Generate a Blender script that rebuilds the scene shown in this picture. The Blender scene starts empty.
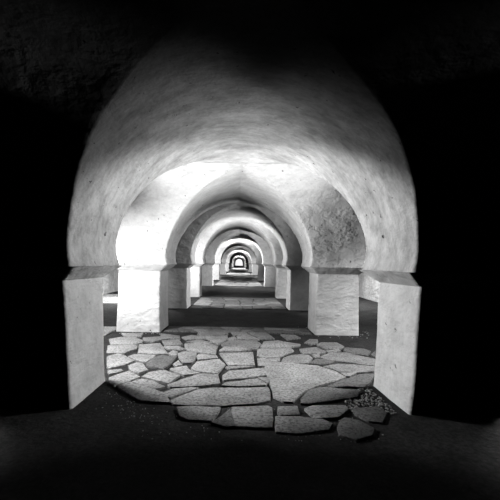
import bpy, bmesh, math, random
from mathutils import Vector, noise

S = bpy.context.scene
C = S.collection
E = 1.5                      # eye height; every length below is in units of E until it is built
FPX = 355.0                  # focal length for a 500 px frame
W_TOP, W_BOT = 1.135, 1.115  # half width of the passage between the shafts (top, foot)
PIER_W, PIER_D = 0.62, 0.58
PITCH = 2 * W_BOT + PIER_W
AX = W_BOT + PIER_W / 2      # x of the first pier line
R, PINCH = 1.04, 0.035
RISE = 1.175                 # height of the crown above the springing
PROFILE = {1: (1.065, 0.0, 1.0, .9), 2: (1.035, 0.22, 1.25, .85)}   # half width, pointedness, lean of the front and back edge
OTHER = (1.04, 0.05, 1.2, 1.0)
#         # arch radius, height of its centre above the springing
Z_SPR, Z_IMP = 0.955, 0.855  # springing (top of impost) and foot of impost, above the floor
ROWS = [-0.26, 2.414, 5.08, 7.70, 10.25, 15.1, 20.4, 29.5, 39.0, 55.0, 74.5, 106.0]
LIT = {1, 3, 5, 7, 9}        # bay k lies between row k and row k+1
END_Y = 118.0
BACK_Y = -3.2
random.seed(4)

# ------------------------------------------------------------------ helpers
def link(name, bm, mats, parent=None, smooth=True, angle=None):
    me = bpy.data.meshes.new(name)
    bm.normal_update()
    bm.to_mesh(me); bm.free()
    for m in (mats if isinstance(mats, (list, tuple)) else [mats]):
        me.materials.append(m)
    if smooth:
        for p in me.polygons: p.use_smooth = True
        if angle: me.set_sharp_from_angle(angle=math.radians(angle))
    o = bpy.data.objects.new(name, me)
    C.objects.link(o)
    if parent: o.parent = parent
    return o

def empty(name, loc):
    o = bpy.data.objects.new(name, None)
    o.empty_display_size = 0.2
    o.location = loc
    C.objects.link(o)
    return o

def tag(o, label=None, cat=None, group=None, kind=None):
    if label: o['label'] = label
    if cat: o['category'] = cat
    if group: o['group'] = group
    if kind: o['kind'] = kind
    return o

def wob(p, amp, sc):
    """lumpy hand-trowelled offset, a function of world position only"""
    q = Vector(p) * sc
    return Vector((noise.noise(q), noise.noise(q + Vector((31.7, 0, 0))), noise.noise(q + Vector((0, 47.3, 0))))) * amp

# ------------------------------------------------------------------ materials
def nodes(name):
    m = bpy.data.materials.new(name); m.use_nodes = True
    nt = m.node_tree
    b = nt.nodes['Principled BSDF']
    b.inputs['Specular IOR Level'].default_value = 0.15
    return m, nt, b

def ramp(nt, src, stops):
    r = nt.nodes.new('ShaderNodeValToRGB')
    while len(r.color_ramp.elements) < len(stops): r.color_ramp.elements.new(0.5)
    for e, (p, v) in zip(r.color_ramp.elements, stops):
        e.position = p; e.color = (v, v, v, 1)
    nt.links.new(src, r.inputs[0])
    return r.outputs[0]

def tex_noise(nt, vec, scale, detail=6, rough=0.6, dist=0.0):
    n = nt.nodes.new('ShaderNodeTexNoise')
    n.inputs['Scale'].default_value = scale; n.inputs['Detail'].default_value = detail
    n.inputs['Roughness'].default_value = rough; n.inputs['Distortion'].default_value = dist
    nt.links.new(vec, n.inputs['Vector'])
    return n.outputs['Fac']

def mul(nt, a, b, mode='MULTIPLY', fac=1.0):
    x = nt.nodes.new('ShaderNodeMix'); x.data_type = 'RGBA'; x.blend_type = mode
    x.inputs[0].default_value = fac
    nt.links.new(a, x.inputs[6]); nt.links.new(b, x.inputs[7])
    return x.outputs[2]

def mapping(nt, scale):
    g = nt.nodes.new('ShaderNodeNewGeometry')
    mp = nt.nodes.new('ShaderNodeMapping'); mp.inputs['Scale'].default_value = scale
    nt.links.new(g.outputs['Position'], mp.inputs['Vector'])
    return mp.outputs[0]

def bump(nt, bsdf, layers):
    prev = None
    for src, strength, dist in layers:
        bp = nt.nodes.new('ShaderNodeBump')
        bp.inputs['Strength'].default_value = strength; bp.inputs['Distance'].default_value = dist
        nt.links.new(src, bp.inputs['Height'])
        if prev: nt.links.new(prev, bp.inputs['Normal'])
        prev = bp.outputs['Normal']
    nt.links.new(prev, bsdf.inputs['Normal'])

def plaster(name, base, streak=0.25, flake=1.0, rough_bump=1.0):
    m, nt, b = nodes(name)
    w = mapping(nt, (1, 1, 1))
    st = mapping(nt, (1.0, 2.3, 1.0))
    blot = ramp(nt, tex_noise(nt, w, 2.4, 9, 0.7), [(0.32, base * (0.8 - streak * .5)), (0.62, base)])
    strk = ramp(nt, tex_noise(nt, st, 1.7, 10, 0.72, 0.25), [(0.36, 1 - streak), (0.56, 1.0)])
    marks = ramp(nt, tex_noise(nt, w, 11.0, 5, 0.6, 0.3), [(0.29, 0.12), (0.33, 1.0)])
    fine = ramp(nt, tex_noise(nt, mapping(nt, (1, 1.8, 1)), 7.5, 8, 0.75, 0.2), [(0.34, 1 - .10 - streak * .5), (0.54, 1.0)])
    col = mul(nt, mul(nt, mul(nt, blot, strk), fine), marks)
    nt.links.new(col, b.inputs['Base Color'])
    b.inputs['Roughness'].default_value = 0.9
    fw = mapping(nt, (0.8, 0.8, 1.6))
    fl = ramp(nt, tex_noise(nt, fw, 3.6, 5, 0.55, 0.2), [(0.43, 0.0), (0.60, 1.0)])
    bump(nt, b, [(tex_noise(nt, w, 2.2, 4, 0.5), 0.5 * rough_bump, 0.08),
                 (fl, min(1, 0.7 * flake), 0.05),
                 (tex_noise(nt, w, 16, 6, 0.6), 0.45 * rough_bump, 0.018)])
    return m

def stone(name, base):
    m, nt, b = nodes(name)
    w = mapping(nt, (1, 1, 1))
    col = ramp(nt, tex_noise(nt, w, 3.0, 8, 0.65), [(0.3, base * 0.62), (0.7, base * 1.2)])
    sp = ramp(nt, tex_noise(nt, w, 30, 4, 0.7), [(0.36, 0.3), (0.55, 1.0)])
    nt.links.new(mul(nt, col, sp), b.inputs['Base Color'])
    b.inputs['Roughness'].default_value = 0.75
    bump(nt, b, [(tex_noise(nt, w, 7, 6, 0.6), 0.5, 0.03), (tex_noise(nt, w, 45, 5, 0.7), 0.5, 0.01)])
    return m

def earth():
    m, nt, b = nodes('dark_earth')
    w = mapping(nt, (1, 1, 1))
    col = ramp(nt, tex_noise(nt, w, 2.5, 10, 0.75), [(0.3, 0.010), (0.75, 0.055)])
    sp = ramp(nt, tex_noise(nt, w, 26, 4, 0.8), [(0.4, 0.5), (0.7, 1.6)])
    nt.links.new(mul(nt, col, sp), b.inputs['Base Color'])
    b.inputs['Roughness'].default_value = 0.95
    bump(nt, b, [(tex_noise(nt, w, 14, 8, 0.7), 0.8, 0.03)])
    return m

M_VAULT = plaster('sooty_white_plaster', 0.75, 0.32, 0.3)
M_ROUGH = plaster('rough_white_plaster', 0.80, 0.06, 0.55, 1.0)
M_PIER = plaster('whitewashed_plaster', 0.82, 0.05, 0.34, 0.9)
M_WALL = plaster('side_plaster', 0.78, 0.2, 0.5)
M_ST = [stone('pale_flagstone', 0.36), stone('grey_flagstone', 0.28), stone('dark_flagstone', 0.15)]
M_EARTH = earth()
M_CHIP = stone('stone_chips', 0.5)

# ------------------------------------------------------------------ piers, imposts and vaults
def warp(x, y, z):
    """the nearest arch is splayed: wider towards the camera, and its right pier stands a little farther out"""
    y1 = ROWS[1] + PIER_D
    if abs(x) < PITCH and 2.6 < y < 5.6 and z > 1.5:
        u = min(1, (z - 1.5) / .6)
        x += .03 * u * u * math.exp(-((y - 4.05) / .6) ** 2) * max(0, 1 - abs(x) / 1.6)
    if y > y1 + .9 or abs(x) > PITCH: return x
    t = min(1.25, max(0.0, (y1 - y) / PIER_D))
    back = max(0.0, 1 - max(0, y - y1) / .8)
    h = min(1, max(0, z / Z_IMP))
    side = max(0, min(1, abs(x) / .8))
    if x < 0: return x - side * (t * (.01 + .05 * h))
    return x + side * (back * .035 + t * (.035 + .035 * h))

def ring(bm, x0, x1, y0, y1, z, r, seg, amp):
    """one closed ring of a rectangle with rounded corners; returns its verts (seg quads per side + 4 corner arcs)"""
    r = min(r, (x1 - x0) * .2, (y1 - y0) * .2)
    pts = []
    def side(a, b):
        for i in range(seg + 1):
            t = i / seg
            pts.append((a[0] + (b[0] - a[0]) * t, a[1] + (b[1] - a[1]) * t))
    def arc(cx, cy, a0):
        for i in (1, 2):
            a = math.radians(a0 + 30 * i)
            pts.append((cx + r * math.cos(a), cy + r * math.sin(a)))
    side((x0 + r, y0), (x1 - r, y0)); arc(x1 - r, y0 + r, -90)
    side((x1, y0 + r), (x1, y1 - r)); arc(x1 - r, y1 - r, 0)
    side((x1 - r, y1), (x0 + r, y1)); arc(x0 + r, y1 - r, 90)
    side((x0, y1 - r), (x0, y0 + r)); arc(x0 + r, y0 + r, 180)
    out = []
    for px, py in pts:
        p = Vector((warp(px, py, z) * E, py * E, z * E))
        o = wob(p, amp, 1.7) + wob(p, amp * .35, 6.0)
        o.z *= min(1, max(0, (z - 1.1) / .5))
        p += o
        out.append(bm.verts.new(p))
    return out

def skin(bm, rings, cap_top=False, cap_bottom=False):
    n = len(rings[0])
    for a, b in zip(rings, rings[1:]):
        for i in range(n):
            j = (i + 1) % n
            bm.faces.new((a[i], a[j], b[j], b[i]))
    if cap_top: bm.faces.new(rings[-1])
    if cap_bottom: bm.faces.new(list(reversed(rings[0])))

def gaps(k):
    """half the clear bay in front of and behind row k"""
    f = (ROWS[k] - (ROWS[k - 1] + PIER_D)) / 2 if k else (ROWS[0] - BACK_Y)
    b = (ROWS[k + 1] - ROWS[k] - PIER_D) / 2 if k + 1 < len(ROWS) else (END_Y - ROWS[k] - PIER_D)
    return f, b

def shaft_rings(bm, cx, k, seg):
    y0, y1 = ROWS[k], ROWS[k] + PIER_D
    x0, x1 = cx - PIER_W / 2, cx + PIER_W / 2
    rs = []
    n = 16 if k < 4 else 6
    for i in range(n + 1):
        t = i / n
        z = -0.03 + (Z_IMP + 0.03) * t
        ins = (W_TOP - W_BOT) * t * (1 if k == 1 else .4) - 0.008 * (1 - t) ** 6
        rs.append(ring(bm, x0 + ins, x1 - ins, y0 + ins * .6, y1 - ins * .6, z, 0.022, seg, 0.012))
    return rs

SP_IN = W_BOT - (R - PINCH)     # overhang of the springing over the foot of the shaft

def impost_rings(bm, cx, k, seg):
    y0, y1 = ROWS[k], ROWS[k] + PIER_D
    x0, x1 = cx - PIER_W / 2, cx + PIER_W / 2
    rs = []
    for t in (0, .04, .3, .65, .96, 1):
        ins = (W_TOP - W_BOT) * (1 - t) * (1 if k == 1 else .4) - SP_IN * t
        rs.append(ring(bm, x0 + ins, x1 - ins, y0 + ins * .8, y1 - ins * .8, Z_IMP + (Z_SPR - Z_IMP) * t, 0.02, seg, 0.010))
    return rs

OPEN = 0.52     # the side aisles stay open to the sky above this share of their half span
def springer_rings(bm, cx, k, seg, open_left, open_right, levels):
    y0, y1 = ROWS[k], ROWS[k] + PIER_D
    gf, gb = gaps(k)
    x0, x1 = cx - PIER_W / 2, cx + PIER_W / 2
    R, EX, pf, pb = PROFILE.get(k, OTHER)
    rise = math.sqrt((R + EX) ** 2 - EX ** 2)
    H0 = max(.03, RISE - rise)
    vs = (RISE - H0) / rise
    prof = [(R, t * H0) for t in (0, .5)]
    fm = math.acos(EX / (R + EX))
    prof += [((R + EX) * math.cos(fm * i / levels) - EX, H0 + vs * (R + EX) * math.sin(fm * i / levels)) for i in range(levels + 1)]
    rs = []
    gf, gb = [g_ - .006 for g_ in gaps(k)]
    d0 = SP_IN * .8
    for i, (hw, h) in enumerate(prof):
        c = max(0.0, hw / R)
        pin = PINCH * max(0, 1 - h / .22) ** 2
        if i == len(prof) - 1: hw = -0.004
        ex = W_BOT - (hw - pin)                        # how far the face leans over the passage
        def ez(g, p): return d0 + max(0, g - d0) * (1 - c) ** p - (PINCH - pin) * .6 * c
        exl = min(ex, W_BOT * OPEN) if open_left else ex
        exr = min(ex, W_BOT * OPEN) if open_right else ex
        rs.append(ring(bm, x0 - exl, x1 + exr, y0 - ez(gf, pf), y1 + ez(gb, pb), Z_SPR + h, max(0.001, 0.02 * c), seg, 0.014))
    return rs

CROWN = Z_SPR + RISE
ordinal = ['camera-side', 'nearest', 'second', 'third', 'fourth', 'fifth', 'sixth', 'seventh', 'eighth', 'ninth', 'tenth', 'last']
PIER_LABEL = {
 (1, -1): 'nearest left pillar, its front in black shadow and inner side lit grey',
 (1, 1): 'nearest right pillar, bright inner side beside a black front, rubble at its foot',
 (2, -1): 'second left pillar, square glaring white front facing the lit flagstones',
 (2, 1): 'second right pillar, pitted pale front with a dark shaded impost band',
 (3, -1): 'third left pillar, grey front just behind the glaring white left pillar',
 (3, 1): 'third right pillar, dim dark front just behind the pitted right pillar',
 (4, -1): 'fourth left pillar, thin bright strip past the grey third left pillar',
 (4, 1): 'fourth right pillar, narrow pale front past the dim third right pillar',
}
ARCH_LABEL = {
 0: 'unlit vault overhead in front of the nearest streaked arch',
 1: 'nearest and largest arch, pale soffit streaked and darker towards the top',
 2: 'second arch from the front, pointed pale edge with white left and rough right haunches',
 3: 'third arch from the front, dark grey shaded band inside the pointed arch',
 4: 'fourth arch from the front, bright rounded ring inside the dark grey band',
}
for k in range(1, len(ROWS)):
    seg = 18 if k in (1, 2) else (10 if k < 5 else 4)
    for s in (-1, 1):
        lines = (1,)
        for ln in lines:
            cx = s * (AX + (ln - 1) * PITCH)
            side = 'left' if s < 0 else 'right'
            sg = seg if ln == 1 else max(4, seg // 3)
            base = Vector((cx * E, (ROWS[k] + PIER_D / 2) * E, 0))
            root = empty('pillar', base)
            lab = PIER_LABEL.get((k, s)) or f'{ordinal[k]} {side} pillar in the row flanking the passage, small in the distance'
            tag(root, lab, 'pillar', 'pillars flanking the passage', 'thing')
            b = bmesh.new(); skin(b, shaft_rings(b, cx, k, sg), cap_bottom=True)
            o = link('shaft', b, M_PIER, None, True, 50); o.parent = root; o.matrix_parent_inverse = root.matrix_world.inverted(); o.location = -base
            o.matrix_parent_inverse.identity()
            b = bmesh.new(); skin(b, impost_rings(b, cx, k, sg))
            o = link('impost', b, M_PIER, None, True, 30); o.parent = root; o.location = -base
    b = bmesh.new()
    lv = 30 if k < 4 else 14
    for s in (-1, 1):
        op = k <= 10
        skin(b, springer_rings(b, s * AX, k, seg * 2 if k < 3 else seg, op and s < 0, op and s > 0, lv), cap_top=True)
    a = link('arch', b, M_VAULT if k == 1 else M_ROUGH, None, True, 50)
    tag(a, ARCH_LABEL.get(k) or f'{ordinal[k]} arch from the front, small nested ring far down the passage', 'arch', 'arches over the passage', 'thing')

# ------------------------------------------------------------------ setting
def box(bm, x0, x1, y0, y1, z0, z1):
    v = [bm.verts.new((x * E, y * E, z * E)) for z in (z0, z1) for x, y in ((x0, y0), (x1, y0), (x1, y1), (x0, y1))]
    for f in ((3, 2, 1, 0), (4, 5, 6, 7), (0, 1, 5, 4), (1, 2, 6, 5), (2, 3, 7, 6), (3, 0, 4, 7)):
        bm.faces.new([v[i] for i in f])

XL, XR = 4.02, 3.80      # inner faces of the side walls
XW = 4.3
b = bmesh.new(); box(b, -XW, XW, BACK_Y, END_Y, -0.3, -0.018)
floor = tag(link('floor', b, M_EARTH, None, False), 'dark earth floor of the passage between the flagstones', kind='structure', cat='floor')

def bay(k): return ROWS[k] + PIER_D, ROWS[k + 1]
AIS = AX + PITCH / 2            # middle of a side aisle
HX = W_BOT * (1 - OPEN) * .98
# roof slab with an opening above each side aisle of a lit bay
b = bmesh.new()
ys = [ROWS[1] - 1.0]
for k in sorted(LIT):
    y0, y1 = bay(k); m, h = (y0 + y1) / 2, (y1 - y0) * .42
    ys += [m - h, m + h]
ys.append(END_Y)
zt = CROWN + 0.012
for i in range(len(ys) - 1):
    if i % 2 == 0:
        box(b, -XW, XW, ys[i], ys[i + 1], zt, zt + .12)
    else:
        box(b, -AIS + HX, AIS - HX, ys[i], ys[i + 1], zt, zt + .12)
        for s in (-1, 1):
            xa, xb = sorted((s * (AIS + HX), s * XW))
            box(b, xa, xb, ys[i], ys[i + 1], zt, zt + .12)
tag(link('ceiling', b, M_WALL, None, False), 'roof above the vaults, open over the lit side aisles', kind='structure', cat='ceiling')
for nm, args in (('wall_left', (-XL - .2, -XL, ROWS[1], END_Y)), ('wall_right', (XR, XR + .2, ROWS[1], END_Y)),
                 ('wall_front', (-XL, XR, END_Y, END_Y + .2))):
    b = bmesh.new(); box(b, *args, -0.3, zt + .12)
    tag(link(nm, b, M_WALL, None, False), {'wall_left': 'plaster wall closing the left side aisle', 'wall_right': 'plaster wall closing the right side aisle',
        'wall_front': 'pale wall at the far end of the passage'}[nm], kind='structure', cat='wall')

# ------------------------------------------------------------------ flagstones
HOR, VPX, ROLL = 262.5, 239.0, math.radians(1.0)
def ground(px, py):
    """point of the floor seen at that place of the photograph, metres"""
    dx, dy = px - 239.0, py - HOR
    c, s = math.cos(ROLL), math.sin(ROLL)
    x, y = dx * c + dy * s, -dx * s + dy * c
    Y = FPX / y
    return Vector((x / FPX * Y * E, Y * E))

def A(x0, y0, pts): return [(x0 + u / 6.25, y0 + v / 6.25) for u, v in pts]
TRACED = []
def T(x0, y0, tone, *polys):
    for p in polys: TRACED.append((tone, A(x0, y0, p)))
T(100, 320, 0,
  [(135,80),(270,80),(255,100),(160,103)],
  [(60,118),(130,105),(210,105),(265,122),(262,140),(180,150),(70,150)],
  [(50,160),(170,152),(235,158),(230,178),(150,205),(45,205)],
  [(245,152),(375,142),(425,208),(330,208),(238,205)],
  [(180,225),(215,212),(345,215),(330,235),(285,258),(230,250)],
  [(45,230),(110,210),(150,220),(210,255),(150,280),(60,300),(45,290)],
  [(180,285),(230,265),(265,270),(298,310),(240,330),(190,310)],
  [(265,350),(310,325),(400,312),(495,345),(430,390),(360,375)],
  [(60,360),(180,318),(245,352),(180,385),(90,405),(60,390)],
  [(50,315),(130,305),(145,318),(60,335)])
T(100, 320, 1, [(270,110),(400,100),(480,108),(380,122),(330,135),(275,130)],
  [(200,385),(260,368),(330,380),(405,415),(340,430),(260,410)],
  [(105,410),(190,388),(262,415),(345,436),(395,455),(430,500),(440,512),(350,508),(250,500),(160,450)])
T(100, 320, 2, [(290,272),(340,232),(395,218),(475,235),(440,275),(395,305),(300,285)])
T(160, 320, 0,
  [(25,165),(110,160),(155,178),(140,185),(60,182)],
  [(50,205),(80,188),(108,195),(105,220),(70,215)],
  [(85,270),(115,248),(138,275),(100,285)],
  [(70,300),(165,285),(178,308),(245,330),(150,340),(65,312)],
  [(155,150),(240,140),(300,165),(350,190),(345,212),(280,208),(165,180)],
  [(230,225),(240,212),(350,218),(360,235),(240,245)],
  [(200,295),(230,258),(370,242),(405,275),(390,290),(360,332),(300,325),(215,310)],
  [(280,100),(420,95),(420,120),(370,148),(340,142),(300,118)],
  [(140,105),(200,92),(270,98),(290,115),(160,118)],
  [(165,135),(250,122),(330,142),(290,150),(240,138)],
  [(375,185),(400,162),(500,168),(570,183),(490,193),(390,190)])
T(160, 320, 1,
  [(15,128),(120,122),(142,152),(35,158)],
  [(110,205),(150,195),(228,205),(215,255),(195,265),(145,265),(125,235)],
  [(235,85),(250,65),(415,65),(425,88),(280,97)],
  [(280,155),(320,148),(360,160),(355,180),(320,170)],
  [(50,405),(130,375),(245,335),(360,340),(372,395),(300,405),(180,415),(70,418)],
  [(30,450),(80,430),(190,420),(250,423),(70,480),(40,475)],
  [(5,85),(120,98),(125,115),(10,118)],
  [(70,498),(120,475),(240,432),(330,422),(520,422),(670,415),(680,430),(682,495),(600,515),(400,528),(200,530),(90,522)])
T(220, 320, 0,
  [(70,75),(150,72),(180,90),(85,92)],
  [(105,98),(180,92),(245,120),(115,120)],
  [(55,110),(90,98),(110,120),(50,122)],
  [(0,205),(205,200),(215,280),(60,280),(40,255)],
  [(255,165),(275,135),(360,128),(500,150),(495,160),(400,170),(270,172)],
  [(235,215),(235,178),(440,172),(460,190),(370,225),(290,232),(235,222)],
  [(235,240),(275,235),(330,265),(310,285),(240,285)],
  [(290,242),(375,232),(370,250),(340,260)],
  [(281,294),(330,265),(400,265),(500,275),(610,285),(718,320),(785,355),(710,380),(600,406),(531,437),(500,462),(460,506),(400,503),(335,472),(330,431),(300,356)],
  [(20,345),(60,318),(270,300),(296,343),(180,358),(25,375)])
T(220, 320, 1,
  [(10,150),(50,128),(220,122),(258,150),(225,180),(120,168),(20,158)],
  [(385,257),(400,235),(444,219),(500,212),(550,215),(575,235),(550,268),(475,268)],
  [(10,405),(40,385),(230,365),(288,395),(280,405),(120,410)],
  [(240,362),(302,357),(312,385),(292,390)],
  [(40,290),(150,285),(215,290),(60,305)],
  [(180,80),(290,75),(340,115),(260,118),(230,100)],
  [(380,90),(470,95),(500,110),(420,120)])
T(300, 320, 1,
  [(30,140),(60,118),(110,120),(110,140),(70,150)],
  [(105,155),(130,140),(230,140),(275,165),(250,178),(165,180)],
  [(0,180),(100,168),(160,195),(150,205),(20,210)],
  [(165,192),(240,182),(255,195),(180,205)],
  [(130,225),(190,205),(290,205),(420,235),(470,245),(470,285),(400,280),(300,262),(215,255),(140,238)],
  [(150,285),(230,272),(330,275),(470,290),(470,315),(350,325),(250,318),(200,300)],
  [(255,330),(350,330),(310,350),(285,350)],
  [(75,215),(120,205),(125,230),(95,232)])
T(300, 320, 2,
  [(280,170),(400,180),(440,195),(420,220),(340,212),(275,195)],
  [(55,268),(100,240),(200,250),(215,265),(140,275)],
  [(165,415),(280,375),(370,340),(470,335),(440,380),(400,420),(300,412),(200,420)],
  [(10,490),(60,440),(120,420),(180,420),(250,430),(380,440),(350,482),(200,500),(60,520),(10,515)],
  [(445,215),(470,195),(475,235)])
T(220, 370, 1,
  [(78,228),(300,224),(322,235),(326,300),(322,352),(240,352),(95,345),(72,290)],
  [(365,228),(480,224),(494,274),(380,280),(365,260)],
  [(352,288),(490,285),(640,305),(700,330),(675,365),(500,388),(355,378)])
T(300, 370, 0, [(35,240),(80,222),(280,222),(302,245),(240,290),(150,300),(105,300)])
T(300, 370, 2,
  [(258,310),(280,295),(360,310),(460,360),(450,400),(350,430),(250,400),(240,350)],
  [(330,235),(480,225),(540,260),(510,320),(430,310),(350,270)])
T(140, 370, 1, [(235,228),(300,224),(497,226),(490,250),(445,310),(300,300),(250,280)])
T(140, 370, 2, [(510,290),(562,240),(575,290),(592,345),(540,350),(450,325)])

from mathutils import geometry as mg
def stone_into(bm, pts, top, th=0.05, bev=0.010, mi=0):
    """one flagstone: an irregular slab with a worn, bevelled edge, pts in metres counter-clockwise"""
    area = sum(p.x * q.y - q.x * p.y for p, q in zip(pts, pts[1:] + pts[:1]))
    if area < 0: pts = pts[::-1]
    cc = sum(pts, Vector((0, 0))) / len(pts)
    pts = [p + (p - cc).normalized() * .013 for p in pts]
    # chipped outline: extra points on long sides
    out = []
    for p, q in zip(pts, pts[1:] + pts[:1]):
        d = q - p; L = d.length
        n = max(1, int(L / 0.11))
        for i in range(n):
            t = i / n
            v = p + d * t
            if i:
                nn = Vector((-d.y, d.x)) / max(L, 1e-6)
                v = v + nn * noise.noise(Vector((v.x * 9, v.y * 9, 3.3))) * min(0.014, L * .05)
            out.append(v)
    cen = sum(out, Vector((0, 0))) / len(out)
    tx, ty = random.uniform(-.006, .006), random.uniform(-.006, .006)
    def lay(inset, z):
        vs = []
        for p in out:
            d = cen - p
            q = p + d.normalized() * min(inset, d.length * .3)
            zz = z + (q.x - cen.x) * tx + (q.y - cen.y) * ty + (0.004 * noise.noise(Vector((q.x * 4, q.y * 4, 0))) if z > top - th * .9 else 0)
            vs.append(bm.verts.new((q.x, q.y, zz)))
        return vs
    L0, L1, L2, L3 = lay(0, top - th), lay(0, top - bev * 1.2), lay(bev * .4, top - bev * .35), lay(bev * 1.3, top)
    n = len(out)
    for a, b_ in ((L0, L1), (L1, L2), (L2, L3)):
        for i in range(n):
            f = bm.faces.new((a[i], a[(i + 1) % n], b_[(i + 1) % n], b_[i])); f.material_index = mi
    f = bm.faces.new(L3); f.material_index = mi
    return f

for i, (tone, poly) in enumerate(TRACED):
    pts = [ground(*p) for p in poly]
    b = bmesh.new()
    f = stone_into(b, pts, random.uniform(-.003, .006))
    bmesh.ops.triangulate(b, faces=[f])
    o = link('flagstone', b, M_ST[tone], floor, True, 40)
    if tone == 2: o['label'] = 'dark grey flagstone'

# the rest of the paving: lit bays farther on, the side aisles and the strip under the second arch
def paving(bm, x0, x1, y0, y1, size, mi_choice=(0, 1)):
    ny = max(1, int((y1 - y0) / size)); nx = max(1, int((x1 - x0) / size))
    P = {}
    for j in range(ny + 1):
        for i in range(nx + 1):
            jx = 0 if i in (0, nx) else random.uniform(-.33, .33); jy = 0 if j in (0, ny) else random.uniform(-.33, .33)
            P[i, j] = Vector(((x0 + (i + jx) * (x1 - x0) / nx) * E, (y0 + (j + jy) * (y1 - y0) / ny) * E))
    for j in range(ny):
        for i in range(nx):
            q = [P[i, j], P[i + 1, j], P[i + 1, j + 1], P[i, j + 1]]
            c = sum(q, Vector((0, 0))) / 4
            q = [p + (c - p) * random.uniform(.05, .12) for p in q]
            stone_into(bm, q, random.uniform(-.004, .004), mi=random.choice(mi_choice))
b = bmesh.new()
paving(b, -W_BOT + .05, W_BOT - .05, ROWS[2] + .02, ROWS[2] + .42, .2, (1, 2))
for k in (3, 5, 7, 9):
    y0, y1 = bay(k); y0 -= PIER_D * .95
    paving(b, -W_BOT + .05, W_BOT - .05, y0, y1 - .1, .34 if k < 4 else .7, (1, 2, 2))
for k in (1, 3):
    y0, y1 = bay(k)
    xa = AX + PIER_W / 2
    paving(b, -XL + .03, -xa - .02, y0, y1 + .3, .36, (0, 1))
bmesh.ops.triangulate(b, faces=[f for f in b.faces if len(f.verts) > 4])
o = link('flagstone_paving', b, M_ST[:3], floor, True, 40); o['kind'] = 'stuff'

# loose stone chips on the earth near the pillars' feet and in the foreground
b = bmesh.new()
def chip(x, y, r):
    g = bmesh.ops.create_icosphere(b, subdivisions=1, radius=r)
    sx, sy, sz = random.uniform(.7, 1.4), random.uniform(.7, 1.4), random.uniform(.45, .8)
    for v in g['verts']:
        n = 1 + .3 * noise.noise(v.co * (2 / r) + Vector((x * 9, y * 9, 0)))
        v.co = Vector((v.co.x * sx * n + x, v.co.y * sy * n + y, v.co.z * sz * n + r * .3 - .018))
def scatter(n, quad, rmin, rmax):
    q = [ground(*p) for p in quad]
    for _ in range(n):
        u, v = random.random(), random.random()
        p = (q[0] * (1 - u) + q[1] * u) * (1 - v) + (q[3] * (1 - u) + q[2] * u) * v
        if all(not (cx - PIER_W / 2 - .02 < p.x / E < cx + PIER_W / 2 + .03 and ROWS[k] - .03 < p.y / E < ROWS[k] + PIER_D + .03) for cx in (-AX, AX) for k in (1, 2)):
            chip(p.x, p.y, random.uniform(rmin, rmax))
scatter(420, [(340, 392), (373, 385), (408, 413), (352, 412)], .004, .016)
scatter(70, [(110, 388), (140, 402), (170, 425), (90, 412)], .003, .009)
scatter(130, [(150, 405), (330, 405), (400, 440), (120, 440)], .003, .008)
scatter(120, [(290, 326), (365, 326), (372, 338), (292, 336)], .005, .018)
scatter(80, [(120, 328), (172, 328), (165, 334), (118, 334)], .004, .014)
tag(link('stone_chips', b, M_CHIP, None, False), 'loose pale stone chips and rubble scattered on the dark earth', 'rubble', kind='stuff')

# ------------------------------------------------------------------ light: daylight through the openings above the lit side aisles, plus added unseen spots
SKY_L, SKY_R, MID_L, MID_R, UP_L, UP_R, WASH_L, DIM = 400, 230, 1020, 660, 430, 330, 290, 450
def area(name, loc, target, sx, sy, power, spread=180):
    l = bpy.data.lights.new(name, 'AREA'); l.shape = 'RECTANGLE'; l.size = sx * E; l.size_y = sy * E
    l.energy = power; l.spread = math.radians(spread)
    o = bpy.data.objects.new(name, l); C.objects.link(o)
    o.location = Vector(loc) * E
    d = (Vector(target) - Vector(loc))
    o.rotation_euler = d.to_track_quat('-Z', 'Y').to_euler()
    return o
def lamp(name, loc, target, power, cone, radius):
    l = bpy.data.lights.new(name, 'SPOT'); l.energy = power
    l.spot_size = math.radians(cone); l.spot_blend = 1.0; l.shadow_soft_size = radius * E
    o = bpy.data.objects.new(name, l); C.objects.link(o)
    o.location = Vector(loc) * E
    o.rotation_euler = (Vector(target) - Vector(loc)).to_track_quat('-Z', 'Y').to_euler()
    return o
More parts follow.
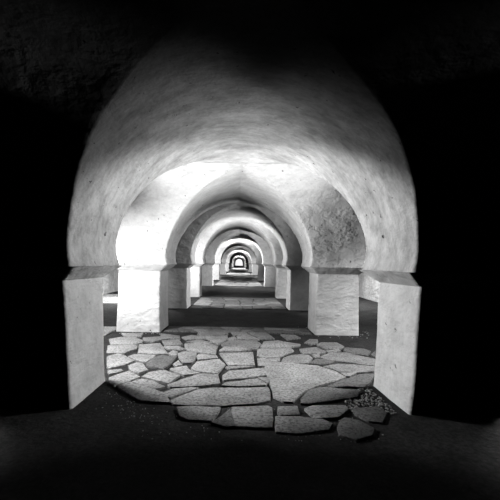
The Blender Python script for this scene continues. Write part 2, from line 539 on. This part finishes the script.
for k in sorted(LIT):
    y0, y1 = bay(k); m = (y0 + y1) / 2; ln = y1 - y0
    g = ln / 2.1
    for s, pw in ((-1, SKY_L), (1, SKY_R)):
        area('daylight', (s * AIS, m - .23 * ln, CROWN + .14), (s * AIS * .99, m - .23 * ln, 0), 2 * HX * .95, ln * .2, pw * g, 120)
    q = g ** 1.4
    for sd, mid, up in ((-1, MID_L, UP_L), (1, MID_R, UP_R)):  # unseen spots added to brighten shafts, soffits and crown; no fixture built
        lamp('added_spot', (sd * (AIS - .55), m - .25 * g, 1.62), (-sd * 1.2, m - 1.15 * g, 1.1), mid * q, 110, .12)
        lamp('added_spot', (sd * 1.72, m + (.05 if sd < 0 else -.4) * g, .2), (-sd * .5, m + (.25 if sd < 0 else -.05) * g, 2.15), up * q, 86, .10)
    lamp('added_spot', (-AIS + .85, m - .1 * g, 1.0), (-1.25, m + .98 * g, .95), WASH_L * q, 88, .12)  # added spot without fixture, whitens the second left pillar's front
for k in (2, 4, 6):  # weak spots added in the unlit bays to lift the left pillar fronts
    y0, y1 = bay(k); m = (y0 + y1) / 2; g = (y1 - y0) / 2.1
    lamp('added_spot', (AIS - .6, m - .5 * g, 1.5), (-1.75, y1 - .25, .95), DIM * g ** 1.4, 74 if k == 2 else 100, .2)

lamp('added_spot', (AIS - .6, END_Y - 7, 1.5), (-.5, END_Y, 1.2), 9000, 120, .2)  # unseen spot added to brighten the end wall
w = bpy.data.worlds.new('World'); S.world = w; w.use_nodes = True
w.node_tree.nodes['Background'].inputs[0].default_value = (0.5, 0.5, 0.5, 1)
w.node_tree.nodes['Background'].inputs[1].default_value = 0.0

# ------------------------------------------------------------------ camera
cam = bpy.data.cameras.new('camera'); co = bpy.data.objects.new('camera', cam); C.objects.link(co)
cam.sensor_width = 36; cam.lens = 36 * FPX / 500
co.location = (0, 0, E)
co.rotation_euler = (math.pi / 2, 0, 0)
co.rotation_mode = 'QUATERNION'
from mathutils import Quaternion, Euler
co.rotation_quaternion = Euler((math.pi / 2, 0, 0)).to_quaternion() @ Quaternion((0, 0, 1), ROLL)
cam.shift_x = (250 - VPX) / 500
cam.shift_y = (HOR - 250) / 500
cam.clip_start = 0.02; cam.clip_end = 400
S.camera = co

v = S.view_settings
v.view_transform = 'Standard'; v.look = 'None'; v.exposure = 0.0; v.gamma = 1.0; v.use_curve_mapping = False

S.cycles.diffuse_bounces = 0; S.cycles.max_bounces = 2
